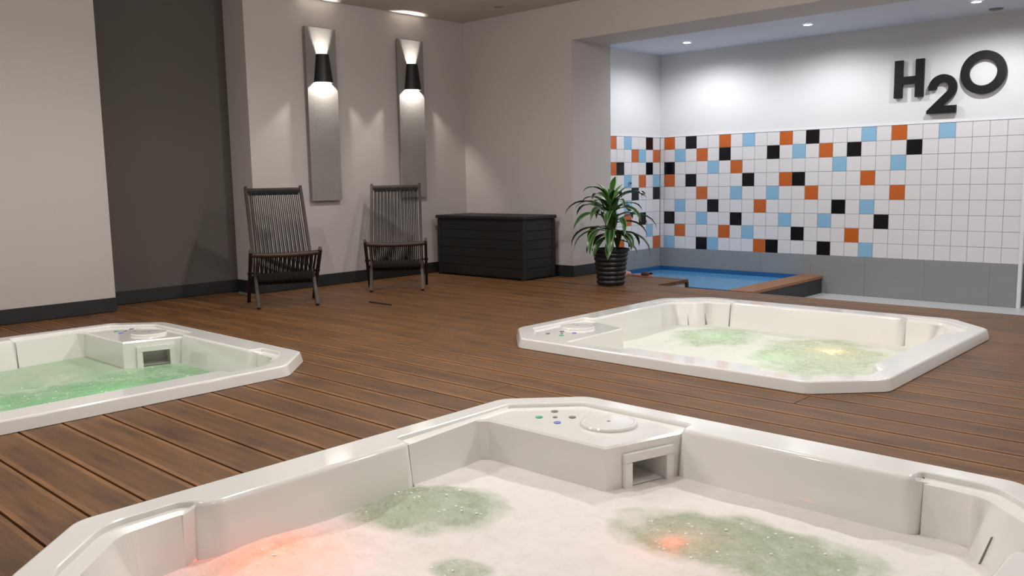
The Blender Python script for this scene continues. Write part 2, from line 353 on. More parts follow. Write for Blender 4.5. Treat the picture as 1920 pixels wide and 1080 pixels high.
# ---------------------------------------------------------------- deck: every board a piece, cut around the tubs
PITCH_B, GAP, Y0B = 0.171, 0.010, 1.129
fl = struct('floor', bbox(XL-0.35, XE, YN, 6.79, ZF-0.1, ZF), M['sub'], label='brown ribbed timber deck boards surrounding the sunken tubs')
INS = 0.075
holes = []
for k, (cx, cy, rot) in sorted(TUBS.items(), key=lambda t: t[1][0]):
    hx, hy = (LX/2, LY/2) if not rot else (LY/2, LX/2)
    holes.append((cx, cy, hx-INS, hy-INS, CH-INS*0.586))
def half_w(h, y):
    d = abs(y-h[1]); return h[2] - max(0, d-(h[3]-h[4]))
def side_pts(h, ya, yb, s):
    br = [h[1]-(h[3]-h[4]), h[1]+(h[3]-h[4])]
    ys = [ya] + sorted([b for b in br if min(ya, yb) < b < max(ya, yb)], reverse=ya > yb) + [yb]
    return [(h[0]+s*half_w(h, y), y) for y in ys]
def add_board(poly, yc):
    x0 = min(p[0] for p in poly); bm = BM()
    prism(bm, [(x-x0, y-yc) for x, y in poly], -0.028, 0.0)
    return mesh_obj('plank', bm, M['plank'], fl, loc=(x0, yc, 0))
k0 = int(math.floor((YN-Y0B)/PITCH_B))
for k in range(k0, 40):
    a = Y0B + k*PITCH_B + GAP/2; b = a + PITCH_B - GAP; yc = (a+b)/2
    a = max(a, YN); b = min(b, 6.69)
    if b - a < 0.03: continue
    xmin = XD+0.002 if YA0 < yc < YA1 else XL+0.002
    low, top, notch = [(xmin, a)], [(xmin, b)], False
    pieces = []
    for h in holes:
        ia, ib = abs(a-h[1]) < h[3], abs(b-h[1]) < h[3]
        if ia and ib:
            sp = side_pts(h, a, b, -1)
            pieces.append((low + sp + top[::-1], notch)); sp = side_pts(h, a, b, 1)
            low, top, notch = [sp[0]], [sp[-1]], False
            low = [sp[0]]; start = sp
            low = sp[::-1][-1:]; top = [sp[-1]]
            extra = sp[1:-1]
            if extra: low = extra[::-1] + [sp[0]] if False else [sp[0]]; top = [sp[-1]]; mid = extra
            else: mid = []
            low = mid[::-1] + [sp[0]]      # chain runs top-left ... down to the lower edge
        elif ib and not ia:
            yh = h[1]-h[3]; top += side_pts(h, b, yh, -1) + side_pts(h, yh, b, 1); notch = True
        elif ia and not ib:
            yh = h[1]+h[3]; low += side_pts(h, a, yh, -1) + side_pts(h, yh, a, 1); notch = True
    pieces.append((low + [(XE, a)] + [(XE, b)] + top[::-1], notch))
    for poly, nt_ in pieces:
        x0 = min(p[0] for p in poly); x1 = max(p[0] for p in poly)
        simple = len(poly) == 4 and abs(poly[0][0]-poly[-1][0]) < 1e-4 and abs(poly[1][0]-poly[2][0]) < 1e-4
        if simple and x1-x0 > 4.5:
            xj = random.uniform(x0+2.0, x1-2.0)
            add_board([(x0, a), (xj-0.002, a), (xj-0.002, b), (x0, b)], yc); add_board([(xj+0.002, a), (x1, a), (x1, b), (xj+0.002, b)], yc)
        else: add_board(poly, yc)

add_board([(XL+0.002, 6.697), (XP-0.001, 6.697), (XP-0.001, 6.765), (XL+0.002, 6.765)], 6.731)

# ---------------------------------------------------------------- hot tubs
def offset_poly(poly, ds):
    out = []; n = len(poly)
    for i in range(n):
        p = Vector(poly[i]); e1 = (p-Vector(poly[i-1])).normalized(); e2 = (Vector(poly[(i+1) % n])-p).normalized()
        n1, n2 = Vector((-e1.y, e1.x)), Vector((-e2.y, e2.x)); m = (n1+n2)/max(0.35, 1+n1.dot(n2))
        q = p + m*ds[i]; out.append((q.x, q.y))
    return out
RO, WO = 0.100, 0.174
xr_, yr_, xw, yw = LX/2-RO, LY/2-RO, LX/2-WO, LY/2-WO
cxv, cyv = 0.788, 0.838
H = [((-xr_, cyv), 'k'), ((-xr_, 0.216), 'r'), ((-xw, 0.205), 'w'), ((-xw, -0.53), 'w'), ((-xw-0.022, -0.568), 'w'), ((-xr_+0.012, -0.60), 'r'), ((-xr_, -0.625), 'r'), ((-xr_, -0.67), 'r'),
     ((-xr_, -cyv), 'c'), ((-cxv, -yr_), 'c'), ((-0.635, -yr_), 'r'), ((-0.56, -yr_), 'r'), ((-0.545, -yw), 'w'), ((0.545, -yw), 'w'), ((0.56, -yr_), 'r'), ((0.635, -yr_), 'r'), ((cxv, -yr_), 'c'),
     ((xr_, -cyv), 'c'), ((xr_, -0.68), 'r'), ((xr_, -0.61), 'r'), ((xw, -0.595), 'w'), ((xw, 0.595), 'w'), ((xr_, 0.61), 'r'), ((xr_, 0.68), 'r'), ((xr_, cyv), 'c'), ((cxv, yr_), 'c'), ((0.645, yr_), 'r'), ((0.57, yr_), 'r'),
     ((0.556, yw), 'w'), ((-0.25, yw), 'w'), ((-0.262, yr_), 'k'), ((-cxv, yr_), 'k')]
PROF = {'w': [(0, 0), (0.004, -0.002), (0.010, -0.007), (0.014, -0.016), (0.04, -0.325)],
        'r': [(0, 0), (0.004, -0.003), (0.007, -0.018), (0.050, -0.025), (0.085, -0.325)],
        'c': [(0, 0), (0.004, -0.003), (0.007, -0.018), (0.055, -0.026), (0.26, -0.325)],
        'k': [(0, 0), (0.004, -0.002), (0.008, -0.008), (0.010, -0.018), (0.03, -0.325)]}
def octagon(ins, zc=0):
    lx, ly, c = LX/2-ins, LY/2-ins, CH-ins*0.586
    return fillet([(lx, -ly+c), (lx, ly-c), (lx-c, ly), (-lx+c, ly), (-lx, ly-c), (-lx, -ly+c), (-lx+c, -ly), (lx-c, -ly)], 0.04, 4)
def rounded_H():
    """corner rounding that keeps the kind of each corner"""
    P, K, D = [], [], []; N = len(H)
    for i in range(N):
        p = Vector(H[i][0]); u = Vector(H[i-1][0])-p; v = Vector(H[(i+1) % N][0])-p
        r = min(0.10 if H[i][1] == 'c' else 0.018, u.length*0.42, v.length*0.42)
        p0, p1 = p+u.normalized()*r, p+v.normalized()*r
        n = 6 if H[i][1] == 'c' else 3
        for k in range(n+1):
            t = k/n; q = p0*(1-t)**2+p*2*t*(1-t)+p1*t*t; P.append((q.x, q.y)); K.append(H[i][1])
            if H[i][1] == 'c':   # the corner seat slopes further in towards the middle of the chamfer
                D.append(0.095+0.085*((t if H[(i+1) % N][1] == 'c' else 1-t)))
            else: D.append(PROF[H[i][1]][4][0])
    return P, K, D
def loop_strip(bm, a, b):
    n = len(a)
    for i in range(n): bm.faces.new((a[i], a[(i+1) % n], b[(i+1) % n], b[i]))
HP, HK, HD = rounded_H()
CZ = ZR - 0.017      # console top
CON = [(-1.005, 0.60), (-0.95, 0.648), (-0.372, 0.655), (-0.252, 1.045), (-0.262, 1.055), (-0.785, 1.055), (-1.005, 0.835)]
def tub_shell():
    bm = BM()
    outs = []
    for ins, z in ((0.0, 0.002), (0.012, ZR*0.84), (0.014, ZR*0.92), (0.018, ZR*0.98), (0.024, ZR)):
        outs.append([bm.verts.new((x, y, z)) for x, y in octagon(ins)])
    for r0, r1 in zip(outs, outs[1:]): loop_strip(bm, r0, r1)
    rings = []
    for j in range(5):
        P = offset_poly(HP, [PROF[k][j][0] for k in HK] if j < 4 else HD)
        rings.append([bm.verts.new((x, y, ZR + PROF[k][j][1])) for (x, y), k in zip(P, HK)])
    for r0, r1 in zip(rings, rings[1:]): loop_strip(bm, r0, r1)
    bm.faces.new(rings[-1])
    es = [bm.edges.get((l[i], l[(i+1) % len(l)])) for l in (outs[-1], rings[0]) for i in range(len(l))]
    bmesh.ops.triangle_fill(bm, edges=es, use_beauty=True)
    bmesh.ops.recalc_face_normals(bm, faces=bm.faces[:])
    for e in bm.edges: e.smooth = len(e.link_faces) == 2 and e.calc_face_angle(3.0) < math.radians(38)
    for e in es: e.smooth = False
    for f in bm.faces: f.smooth = True
    return bm
SK0, SK1, SKT, SKB = 0.27, 0.66, -0.030, -0.20     # skimmer opening along console face 2
FA, FB = Vector(CON[2]), Vector(CON[3])
FDIR = (FB-FA).normalized(); FN = Vector((FDIR.y, -FDIR.x)); FL_ = (FB-FA).length
def fpt(s, z, d=0.0):
    q = FA + FDIR*(s*FL_) + FN*d; return (q.x, q.y, z)
def console_mesh():
    bm = BM()
    t = 0.008
    inner = offset_poly(CON, [t]*len(CON))
    top = [bm.verts.new((x, y, CZ)) for x, y in inner]; mid = [bm.verts.new((x, y, CZ-t)) for x, y in CON]
    low = [bm.verts.new((x, y, -0.26)) for x, y in CON]
    bm.faces.new(top); loop_strip(bm, mid, top)
    n = len(CON)
    for i in range(n):
        if i == 2: continue
        bm.faces.new((low[i], low[(i+1) % n], mid[(i+1) % n], mid[i]))
    V = lambda s, z, d=0.0: bm.verts.new(fpt(s, z, d))
    def quad(*p): bm.faces.new([V(*q) for q in p])
    zt = CZ-t
    quad((0, -.26), (SK0, -.26), (SK0, zt), (0, zt)); quad((SK1, -.26), (1, -.26), (1, zt), (SK1, zt))
    quad((SK0, SKT), (SK1, SKT), (SK1, zt), (SK0, zt)); quad((SK0, -.26), (SK1, -.26), (SK1, SKB), (SK0, SKB))
    return bm
def skimmer_box():
    bm = BM(); D = -0.17
    V = lambda s, z, d: bm.verts.new(fpt(s, z, d))
    def quad(*p): bm.faces.new([V(*q) for q in p])
    quad((SK0, SKB, 0), (SK0, SKT, 0), (SK0, SKT, D), (SK0, SKB, D)); quad((SK1, SKB, 0), (SK1, SKT, 0), (SK1, SKT, D), (SK1, SKB, D))
    quad((SK0, SKT, 0), (SK1, SKT, 0), (SK1, SKT, D), (SK0, SKT, D)); quad((SK0, SKB, D), (SK1, SKB, D), (SK1, SKT, D), (SK0, SKT, D))
    quad((SK0, -0.121, 0.003), (SK1, -0.121, 0.003), (SK1, -0.121, D), (SK0, -0.121, D))
    return bm
def skimmer_frame():
    bm = BM()
    def slab(s0, s1, z0, z1, d):
        v = [bm.verts.new(fpt(s, z, dd)) for dd in (0.0, d) for s, z in ((s0, z0), (s1, z0), (s1, z1), (s0, z1))]
        fs = [bm.faces.new([v[i] for i in q]) for q in ((0,3,2,1),(4,5,6,7),(0,1,5,4),(1,2,6,5),(2,3,7,6),(3,0,4,7))]
        bmesh.ops.bevel(bm, geom=list({e for f in fs for e in f.edges}), offset=0.002, segments=2, affect='EDGES')
    e = 0.085
    slab(SK0-e, SK1+e, SKT, SKT+0.033, 0.018); slab(SK0-e, SK0, -0.22, SKT, 0.018); slab(SK1, SK1+e, -0.22, SKT, 0.018)
    return bm
def button(bm, x, y, tone, s=0.02):
    # printed ring with a small bar, like the touch symbols
    return lathe(bm, [(s, 0.0), (s, 0.0035), (s*0.8, 0.0045)], 16, x, y)
LIDC = (-0.535, 0.895)
BTN = [(-0.813, 0.800, 'green'), (-0.820, 0.906, 'grey'), (-0.708, 0.884, 'grey'), (-0.762, 0.840, 'grey'), (-0.706, 0.787, 'blue')]
def lid_mesh():
    bm = BM(); R = 0.112
    lathe(bm, [(R, 0), (R, 0.008), (R*0.97, 0.013), (R*0.90, 0.0145), (R*0.86, 0.0135), (0.008, 0.0145)], 48, cap_top=False)
    c = bm.verts.new((0, 0, 0.012)); ring = [v for v in bm.verts if abs(v.co.length - math.hypot(0.008, 0.0145)) < 1e-5]
    ring.sort(key=lambda v: math.atan2(v.co.y, v.co.x))
    for i in range(len(ring)):
        f = bm.faces.new((ring[i], ring[(i+1) % len(ring)], c)); f.material_index = 1
    return bm
def water_outline():
    P = offset_poly([h[0] for h in H], [{'w': 0.022, 'r': 0.052, 'c': 0.090, 'k': 0.0}[h[1]] for h in H])
    Q = [p for p, h in zip(P, H) if h[1] != 'k']
    return Q + [(-0.285, 0.95), (-0.385, 0.668), (-0.93, 0.665), (-0.985, 0.62)]
def resample(poly, n):
    seg = []; tot = 0
    for i in range(len(poly)):
        a, b = Vector(poly[i]), Vector(poly[(i+1) % len(poly)]); seg.append((a, b, (b-a).length)); tot += (b-a).length
    out = []
    for k in range(n):
        d = k*tot/n
        for a, b, l in seg:
            if d <= l: q = a.lerp(b, d/l if l else 0); out.append(q); break
            d -= l
    return out
WZ = -0.125
def water_mesh(name, mat, seed, foam_fn, dome_fn, n=260, rings=80):
    bd = resample(water_outline(), n); vs = []; foam = []
    def add(x, y, edge):
        nv = Vector((x*5+seed, y*5, 0.3)); nf = Vector((x*17+seed, y*17, 1.7))
        z = 0.012*noise.noise(nv) + 0.006*noise.noise(nf); z *= min(1, edge*6)
        d = dome_fn(x, y); z += d*(1+0.25*noise.noise(Vector((x*22, y*22, seed))))
        vs.append((x, y, WZ+z)); foam.append(max(0, min(1, foam_fn(x, y, seed))))
    add(0, 0, 1)
    for j in range(1, rings+1):
        t = (j/rings)**0.8
        for q in bd: add(q.x*t, q.y*t, 1-t)
    faces = [(0, 1+i, 1+(i+1) % n) for i in range(n)]
    for j in range(rings-1):
        a, b = 1+j*n, 1+(j+1)*n
        faces += [(a+i, b+i, b+(i+1) % n, a+(i+1) % n) for i in range(n)]
    me = bpy.data.meshes.new(name); me.from_pydata(vs, [], faces); me.materials.append(mat)
    at = me.attributes.new('foam', 'FLOAT', 'POINT'); at.data.foreach_set('value', foam)
    for p in me.polygons: p.use_smooth = True
    return me
def blob(x, y, cx, cy, rx, ry, rot=0, rag=0.25, seed=0):
    """1 inside an uneven ellipse, falling to 0 outside"""
    c, s = math.cos(rot), math.sin(rot); u = ((x-cx)*c+(y-cy)*s)/rx; v = (-(x-cx)*s+(y-cy)*c)/ry
    r = math.hypot(u, v) + rag*noise.noise(Vector((x*6+seed, y*6, 5))) + rag*0.5*noise.noise(Vector((x*15+seed, y*15, 9)))
    return max(0, min(1, (1.18-r)/0.36))
def dome(x, y, cx, cy, r, h): return h*math.exp(-(((x-cx)**2+(y-cy)**2)/(r*r)))

def foamC(x, y, s):
    g = max(blob(x, y, -0.735, 0.115, 0.28, 0.21, 0.5, 0.22, s), blob(x, y, 0.21, 0.54, 0.40, 0.20, 0.12, 0.25, s+3), 0.8*blob(x, y, -0.33, -0.10, 0.10, 0.06, 0.5, 0.3, s+5), 0.85*math.exp(-(((x+0.78)/0.20)**2+((y+0.46)/0.26)**2)))
    return 1.1 - 0.95*g + 0.12*noise.noise(Vector((x*9, y*9, s)))
def domeC(x, y): return dome(x, y, -0.72, 0.12, 0.20, 0.045) + dome(x, y, 0.2, 0.5, 0.22, 0.02) + dome(x, y, -0.8, -0.42, 0.2, 0.03)
def foamA(x, y, s):
    g = max(blob(x, y, 0.30, 0.30, 0.62, 0.42, 0.9, 0.35, s), blob(x, y, -0.05, 0.70, 0.3, 0.3, 0, 0.3, s+2)*0.7)
    return 0.62 - 0.55*g + 0.3*noise.noise(Vector((x*5, y*5, s)))
def domeA(x, y): return dome(x, y, 0.2, 0.2, 0.3, 0.02)
def foamB(x, y, s):
    # tub-local axes (quarter turned in the room)
    g = max(blob(x, y, 0.46, 0.47, 0.36, 0.28, 0.2, 0.3, s), blob(x, y, 0.30, -0.35, 0.58, 0.40, 0.3, 0.3, s+4))
    return 1.1 - 0.75*g + 0.2*noise.noise(Vector((x*6, y*6, s)))
def domeB(x, y): return dome(x, y, 0.45, 0.45, 0.25, 0.03) + dome(x, y, 0.2, -0.3, 0.3, 0.02)

def build_tub(k, label, wlabel, wmat, seed, ffn, dfn, lamps):
    cx, cy, rot = TUBS[k]
    t = empty('hot_tub', (cx, cy, 0), rot*PI/2)
    tag(t, label, 'hot tub', 'white sunken hot tubs')
    mesh_obj('tub_shell', tub_shell(), M['acrylic'], t)
    con = mesh_obj('console', console_mesh(), M['acrylic'], t, smooth=30)
    lid = mesh_obj('filter_lid', lid_mesh(), [M['acrylic'], M['hole']], con, smooth=8); lid.location = (LIDC[0], LIDC[1], CZ)
    for x, y, tone in BTN:
        b = mesh_obj('button', button(BM(), 0, 0, tone, 0.0145 if (x, y) != BTN[3][:2] else 0.009), M['btn_'+tone], con, smooth=30); b.location = (x, y, CZ)
        if tone != 'grey': b['label'] = tone + ' touch button'
    mesh_obj('skimmer_frame', skimmer_frame(), M['acrylic'], t)
    tag(mesh_obj('skimmer_opening', skimmer_box(), M['acrylic'], t), 'shaded square skimmer mouth', None)
    for a in (-0.048, 0.048):                       # slim dark jet grooves in the far corner
        bm = BM(); rows = []
        for zz, wd in ((-0.045, 0.001), (-0.080, 0.006), (-0.128, 0.011)):
            off = 0.055 + 0.125*((ZR-0.026)-zz)/0.299; q = (cxv+cyv + 0.224 - 1.414*off)/2 - 0.004
            rows.append([bm.verts.new((q - a*1.0 + sx*wd*0.707 + dd, q + a*1.0 - sx*wd*0.707 + dd, zz)) for sx, dd in ((-1, 0.012), (0, 0), (1, 0.012))])
        for r0, r1 in zip(rows, rows[1:]):
            for i in range(2): bm.faces.new((r0[i], r0[i+1], r1[i+1], r1[i]))
        mesh_obj('jet_groove', bm, M['btn_grey'], t)
    for lxy, z, colname, col, pw in lamps:
        x, y = lxy
        lo = mesh_obj('underwater_lamp', lathe(BM(), [(0.03, -0.02), (0.03, 0), (0.02, 0.006)], 20), M['led_'+colname], t, smooth=40)
        lo.location = (x, y, z); lo['label'] = colname + ' underwater lamp'
        ld = bpy.data.lights.new('led', 'POINT'); ld.energy = pw; ld.color = col; ld.shadow_soft_size = 0.05 if z > -0.2 else 0.10
        l = link(bpy.data.objects.new('led_light', ld), lo); l.location = (0, 0, 0.03)
    wo = bpy.data.objects.new('tub_water', water_mesh('tub_water', wmat, seed, ffn, dfn)); link(wo)
    wo.location = (cx, cy, 0); wo.rotation_euler = (0, 0, rot*PI/2)
    tag(wo, wlabel, 'water', None, 'stuff')
    rnd = random.Random(int(seed)); bm = BM(); cnt = 0; me = wo.data; fa = me.attributes['foam'].data
    idx = [i for i in range(len(me.vertices)) if fa[i].value < 0.42]  # white specks on the open water: glints added as small bubbles
    while idx and cnt < 170:
        v = me.vertices[rnd.choice(idx)].co; r = rnd.choice((0.0025, 0.003, 0.004, 0.006))
        bmesh.ops.create_icosphere(bm, subdivisions=1, radius=r, matrix=Matrix.Translation((v.x+rnd.uniform(-.01, .01), v.y+rnd.uniform(-.01, .01), v.z)) @ Matrix.Diagonal((1, 1, 0.5, 1))); cnt += 1
    if cnt: mesh_obj('glint_bubbles', bm, M['bubble'], wo, smooth=80)['kind'] = 'stuff'
    return t
RED, ORANGE, GREEN = (1.0, 0.05, 0.04), (1.0, 0.45, 0.15), (0.40, 1.0, 0.50)
build_tub('C', 'white acrylic hot tub in the foreground, nearest to the camera', 'frothy white bathwater with grey green swirls in the nearest tub', M['water_pale'], 3.0, foamC, domeC,
          [((0.055, 0.427), -0.180, 'red', RED, 0.6), ((-0.78, -0.46), -0.25, 'red', (1.0, 0.12, 0.08), 3.2)])
build_tub('A', 'white hot tub with green lit water at the left picture edge', 'green lit bubbling water in the tub at the left edge', M['water_green'], 11.0, foamA, domeA,
          [((0.25, 0.35), -0.25, 'green', GREEN, 0.8), ((0.10, -0.35), -0.25, 'green', GREEN, 0.8), ((0.55, -0.1), -0.25, 'green', GREEN, 0.6)])
build_tub('B', 'white hot tub on the right in front of the plunge pool', 'pale green bubbling water with an orange glow in the right tub', M['water_light'], 23.0, foamB, domeB,
          [((0.46, -0.355), -0.17, 'orange', ORANGE, 1.2), ((0.45, 0.47), -0.25, 'green', GREEN, 0.45), ((0.05, -0.15), -0.25, 'green', GREEN, 0.35)])

# ---------------------------------------------------------------- plunge pool
pp = empty('plunge_pool', (-5.0, 7.9, ZF)); tag(pp, 'small blue plunge pool with timber edge below the coloured tiles', 'pool')
def part(name, bm, mat, parent, **k):
    o = mesh_obj(name, bm, mat, parent, **k); o.matrix_parent_inverse = Matrix.Translation(-Vector(parent.location)) if parent.rotation_euler.z == 0 else Matrix()
    return o
PX0, PX1, PY0, PY1, PZ = XS+0.010, -4.08, 7.42, YT-0.002, -0.102
bm = BM()
box(bm, PX0, PX0+0.015, PY0, PY1, -0.85, PZ); box(bm, PX0+0.015, PX1, PY1-0.015, PY1, -0.85, PZ); box(bm, PX1-0.015, PX1, PY0, PY1-0.015, -0.85, PZ)
box(bm, PX0+0.015, PX1-0.015, PY0, PY0+0.015, -0.85, PZ); box(bm, PX0, PX1, PY0, PY1, -0.87, -0.85)
part('liner', bm, M['pool_liner'], pp)
part('coping', bbox(PX1-0.005, -3.835, PY0, PY1, -0.128, -0.098, bev=0.004), M['coping'], pp)
part('side_panel', bbox(-3.875, -3.848, PY0, PY1, ZF+0.001, -0.129), M['pool_side'], pp)
bm = BM()
nx, ny = 12, 14
for i in range(nx+1):
    for j in range(ny+1): bm.verts.new((PX0+0.016+(PX1-PX0-0.032)*i/nx, PY0+0.016+(PY1-PY0-0.032)*j/ny, -0.15))
bm.verts.ensure_lookup_table()
for i in range(nx):
    for j in range(ny): bm.faces.new([bm.verts[a*(ny+1)+b] for a, b in ((i, j), (i+1, j), (i+1, j+1), (i, j+1))])
tag(mesh_obj('pool_water', bm, M['pool_water']), 'still blue water filling the plunge pool', 'water', None, 'stuff')
# timber step platform beside the pool
st = empty('step_platform', (-4.94, 7.0, -0.85)); tag(st, 'timber topped step platform between the potted plant and the plunge pool', 'platform')
part('body', bbox(XP+0.02, -4.428, 6.80, 7.235, -0.849, -0.030), M['step_panel'], st)
for i in range(3):
    y0 = 6.695+i*0.185
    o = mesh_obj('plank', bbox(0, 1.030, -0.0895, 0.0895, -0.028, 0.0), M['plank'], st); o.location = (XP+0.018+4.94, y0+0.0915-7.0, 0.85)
part('post', bbox(-4.4275, -4.408, 7.205, 7.240, -0.849, -0.029), M['dark_strip'], st)

# ---------------------------------------------------------------- letters H 2 O
def wall_letter(polys, cx, cz, label):
    """outline in x/z, raised off the wall on short pins"""
    bm = BM(); yb, yf = YT+GT-0.012, YT+GT-0.045
    for outer, inner in polys:
        n = len(outer)
        if inner is None:
            f = [bm.verts.new((x, yf, z)) for x, z in outer]; b = [bm.verts.new((x, yb, z)) for x, z in outer]
            bm.faces.new(f); bm.faces.new(b[::-1])
            for i in range(n): bm.faces.new((f[i], f[(i+1) % n], b[(i+1) % n], b[i]))
        else:
            L = [[bm.verts.new((x, y, z)) for x, z in pl] for y in (yf, yb) for pl in (outer, inner)]
            for i in range(n):
                j = (i+1) % n
                bm.faces.new((L[0][i], L[0][j], L[1][j], L[1][i])); bm.faces.new((L[2][i], L[2][j], L[3][j], L[3][i]))
                bm.faces.new((L[0][i], L[0][j], L[2][j], L[2][i])); bm.faces.new((L[1][i], L[1][j], L[3][j], L[3][i]))
    t = empty('wall_letter', (cx, YT+GT, cz)); tag(t, label, 'letter', 'raised black letters of the wall sign')
    part('face', bm, M['black_sign'], t)
    return t
def pins(t, pts):
    for x, z in pts: part('pin', tube(BM(), [(x, YT+GT-0.014, z), (x, YT+GT+0.001, z)], 0.006, 8), M['chrome'], t)
hx0, hx1, hz0, hz1, hs = -3.155, -2.880, 1.720, 2.083, 0.077
hm = 1.888
t = wall_letter([([(hx0, hz0), (hx0+hs, hz0), (hx0+hs, hm-0.036), (hx1-hs, hm-0.036), (hx1-hs, hz0), (hx1, hz0), (hx1, hz1), (hx1-hs, hz1), (hx1-hs, hm+0.036), (hx0+hs, hm+0.036), (hx0+hs, hz1), (hx0, hz1)], None)],
                -3.02, 1.9, 'raised black letter H, first of the three on the white wall')
pins(t, [(hx0+0.04, 1.78), (hx1-0.04, 1.78), (hx0+0.04, 2.03), (hx1-0.04, 2.03)])
# numeral two
bx, bz, sw = -2.842, 1.548, 0.264     # left, bottom, width
R, r, ccx, ccz = 0.128, 0.054, -2.842+0.137, 1.548+0.240
two = []
for i in range(25):
    a = math.radians(188 - i*(188+38)/24); two.append((ccx+R*math.cos(a), ccz+R*math.sin(a)))
two += [(bx+0.135, bz+0.072), (bx+sw, bz+0.072), (bx+sw, bz), (bx, bz), (bx, bz+0.030)]
for i in range(25):
    a = math.radians(-38 + i*(188+38)/24); two.append((ccx+r*math.cos(a), ccz+r*math.sin(a)))
t = wall_letter([(two, None)], -2.71, 1.73, 'raised black numeral 2, set lower between the H and the O')
pins(t, [(bx+0.05, bz+0.03), (bx+0.22, bz+0.03), (ccx, ccz+0.09)])
n = 64; ocx, ocz = -2.357, 1.902
t = wall_letter([([(ocx+0.194*math.cos(2*PI*i/n), ocz+0.198*math.sin(2*PI*i/n)) for i in range(n)], [(ocx+0.119*math.cos(2*PI*i/n), ocz+0.121*math.sin(2*PI*i/n)) for i in range(n)])],
                ocx, ocz, 'raised black letter O, a thick ring nearest the right picture edge')
pins(t, [(ocx-0.156, ocz), (ocx+0.156, ocz), (ocx, ocz+0.158), (ocx, ocz-0.158)])

# ---------------------------------------------------------------- lamp panels and sconces
def sconce(yc, plabel, llabel):
    xb = XL + 0.035
    pn = empty('wall_panel', (XL, yc, 0.82)); tag(pn, plabel, 'wall panel', 'tall concrete panels behind the wall lamps')
    part('slab', bbox(xb, xb+0.022, yc-0.170, yc+0.170, 0.822, 2.43, bev=0.002, seg=1), M['concrete'], pn)
    part('batten', bbox(XL+0.0005, xb, yc-0.10, yc+0.10, 0.95, 2.30), M['panel_edge'], pn)
    x0 = xb+0.0225
    s = empty('wall_lamp', (x0, yc, 2.05)); tag(s, llabel, 'wall lamp', 'black up and down wall lamps')
    # tapered half-round shade, open above and below
    def ring(z, rr, dpt, t=0.0):
        return [(x0 + 0.0005 + (dpt-t)*math.sin(PI*k/24)**0.8, yc - (rr-t)*math.cos(PI*k/24), z) for k in range(25)]
    bm = BM(); zt, zb = 2.185, 1.925
    o0 = [bm.verts.new(q) for q in ring(zb, 0.098, 0.090)]; o1 = [bm.verts.new(q) for q in ring(zt, 0.062, 0.068)]
    i0 = [bm.verts.new(q) for q in ring(zb, 0.098, 0.090, 0.004)]; i1 = [bm.verts.new(q) for q in ring(zt, 0.062, 0.068, 0.004)]
    for k in range(24):
        bm.faces.new((o0[k], o0[k+1], o1[k+1], o1[k])); bm.faces.new((i0[k], i0[k+1], i1[k+1], i1[k]))
        bm.faces.new((o0[k], o0[k+1], i0[k+1], i0[k])); bm.faces.new((o1[k], o1[k+1], i1[k+1], i1[k]))
    part('shade', bm, M['black_metal'], s, smooth=40)
    part('back_plate', bbox(x0, x0+0.004, yc-0.060, yc+0.060, 1.96, 2.15), M['black_metal'], s)
    part('bulb', lathe(BM(), [(0.010, 2.012), (0.014, 2.018), (0.015, 2.027), (0.012, 2.036), (0.008, 2.042)], 16, x0+0.040, yc), M['bulb'], s, smooth=40)
    part('socket', lathe(BM(), [(0.008, 2.020), (0.008, 2.034)], 12, x0+0.02, yc), M['black_metal'], s, smooth=40)
    for zz, pw in ((2.000, W_DOWN), (2.035, W_UP)):
        ld = bpy.data.lights.new('sconce', 'SPOT'); ld.energy = pw; ld.color = COL_SCONCE; ld.shadow_soft_size = 0.012; ld.spot_size = PI; ld.spot_blend = 0.1
        l = link(bpy.data.objects.new('sconce_light', ld), s); l.location = (0.050, 0, zz-2.05)
        if zz > 2.01: l.rotation_euler = (PI, 0, 0); ld.spot_size = math.radians(64); ld.spot_blend = 1.0
sconce(4.875, 'tall grey concrete panel on the wall above the left rope chair', 'black tapered wall lamp on the left concrete panel')
sconce(5.973, 'tall grey concrete panel on the wall behind the right rope chair', 'black tapered wall lamp on the right concrete panel')

# ---------------------------------------------------------------- ceiling lights
def downlight(x, y, z, r, mat, label, power, col, group, spot=150):
    t = empty('downlight', (x, y, z)); tag(t, label, 'downlight', group)
    o = mesh_obj('ring', lathe(BM(), [(r*0.78, -0.004), (r*0.8, -0.008), (r, -0.006), (r*1.02, -0.0005)], 32, cap_bot=False, cap_top=False), M['trim_white'] if power else M['disc_off'], t, smooth=40)
    mesh_obj('lens', lathe(BM(), [(r*0.78, -0.003), (r*0.78, -0.001)], 32), mat, t)
    if power:
        ld = bpy.data.lights.new('downlight', 'SPOT'); ld.energy = power; ld.color = col; ld.spot_size = math.radians(spot); ld.spot_blend = 0.6; ld.shadow_soft_size = r*0.7
        l = link(bpy.data.objects.new('downlight_light', ld), t); l.location = (0, 0, -0.015)
for (x, y), lb in zip(((-5.119, 8.334), (-3.728, 8.260), (-2.250, 8.288)), ('lit round downlight nearest the corner over the plunge pool', 'lit round downlight in the middle of the row over the pool', 'lit round downlight above the wall letters')):
    downlight(x, y, ZNC, 0.05, M['disc_niche'], lb, W_NICHE, COL_NICHE, 'downlights over the plunge pool', 165)
for x in (-0.7, 0.9): downlight(x, 8.29, ZNC, 0.05, M['disc_niche'], 'lit round downlight beyond the right picture edge', W_NICHE, COL_NICHE, 'downlights over the plunge pool', 165)
downlight(-6.082, 6.40, ZC, 0.055, M['disc_off'], 'small unlit round downlight in the ceiling corner above the chest', 0, None, None)
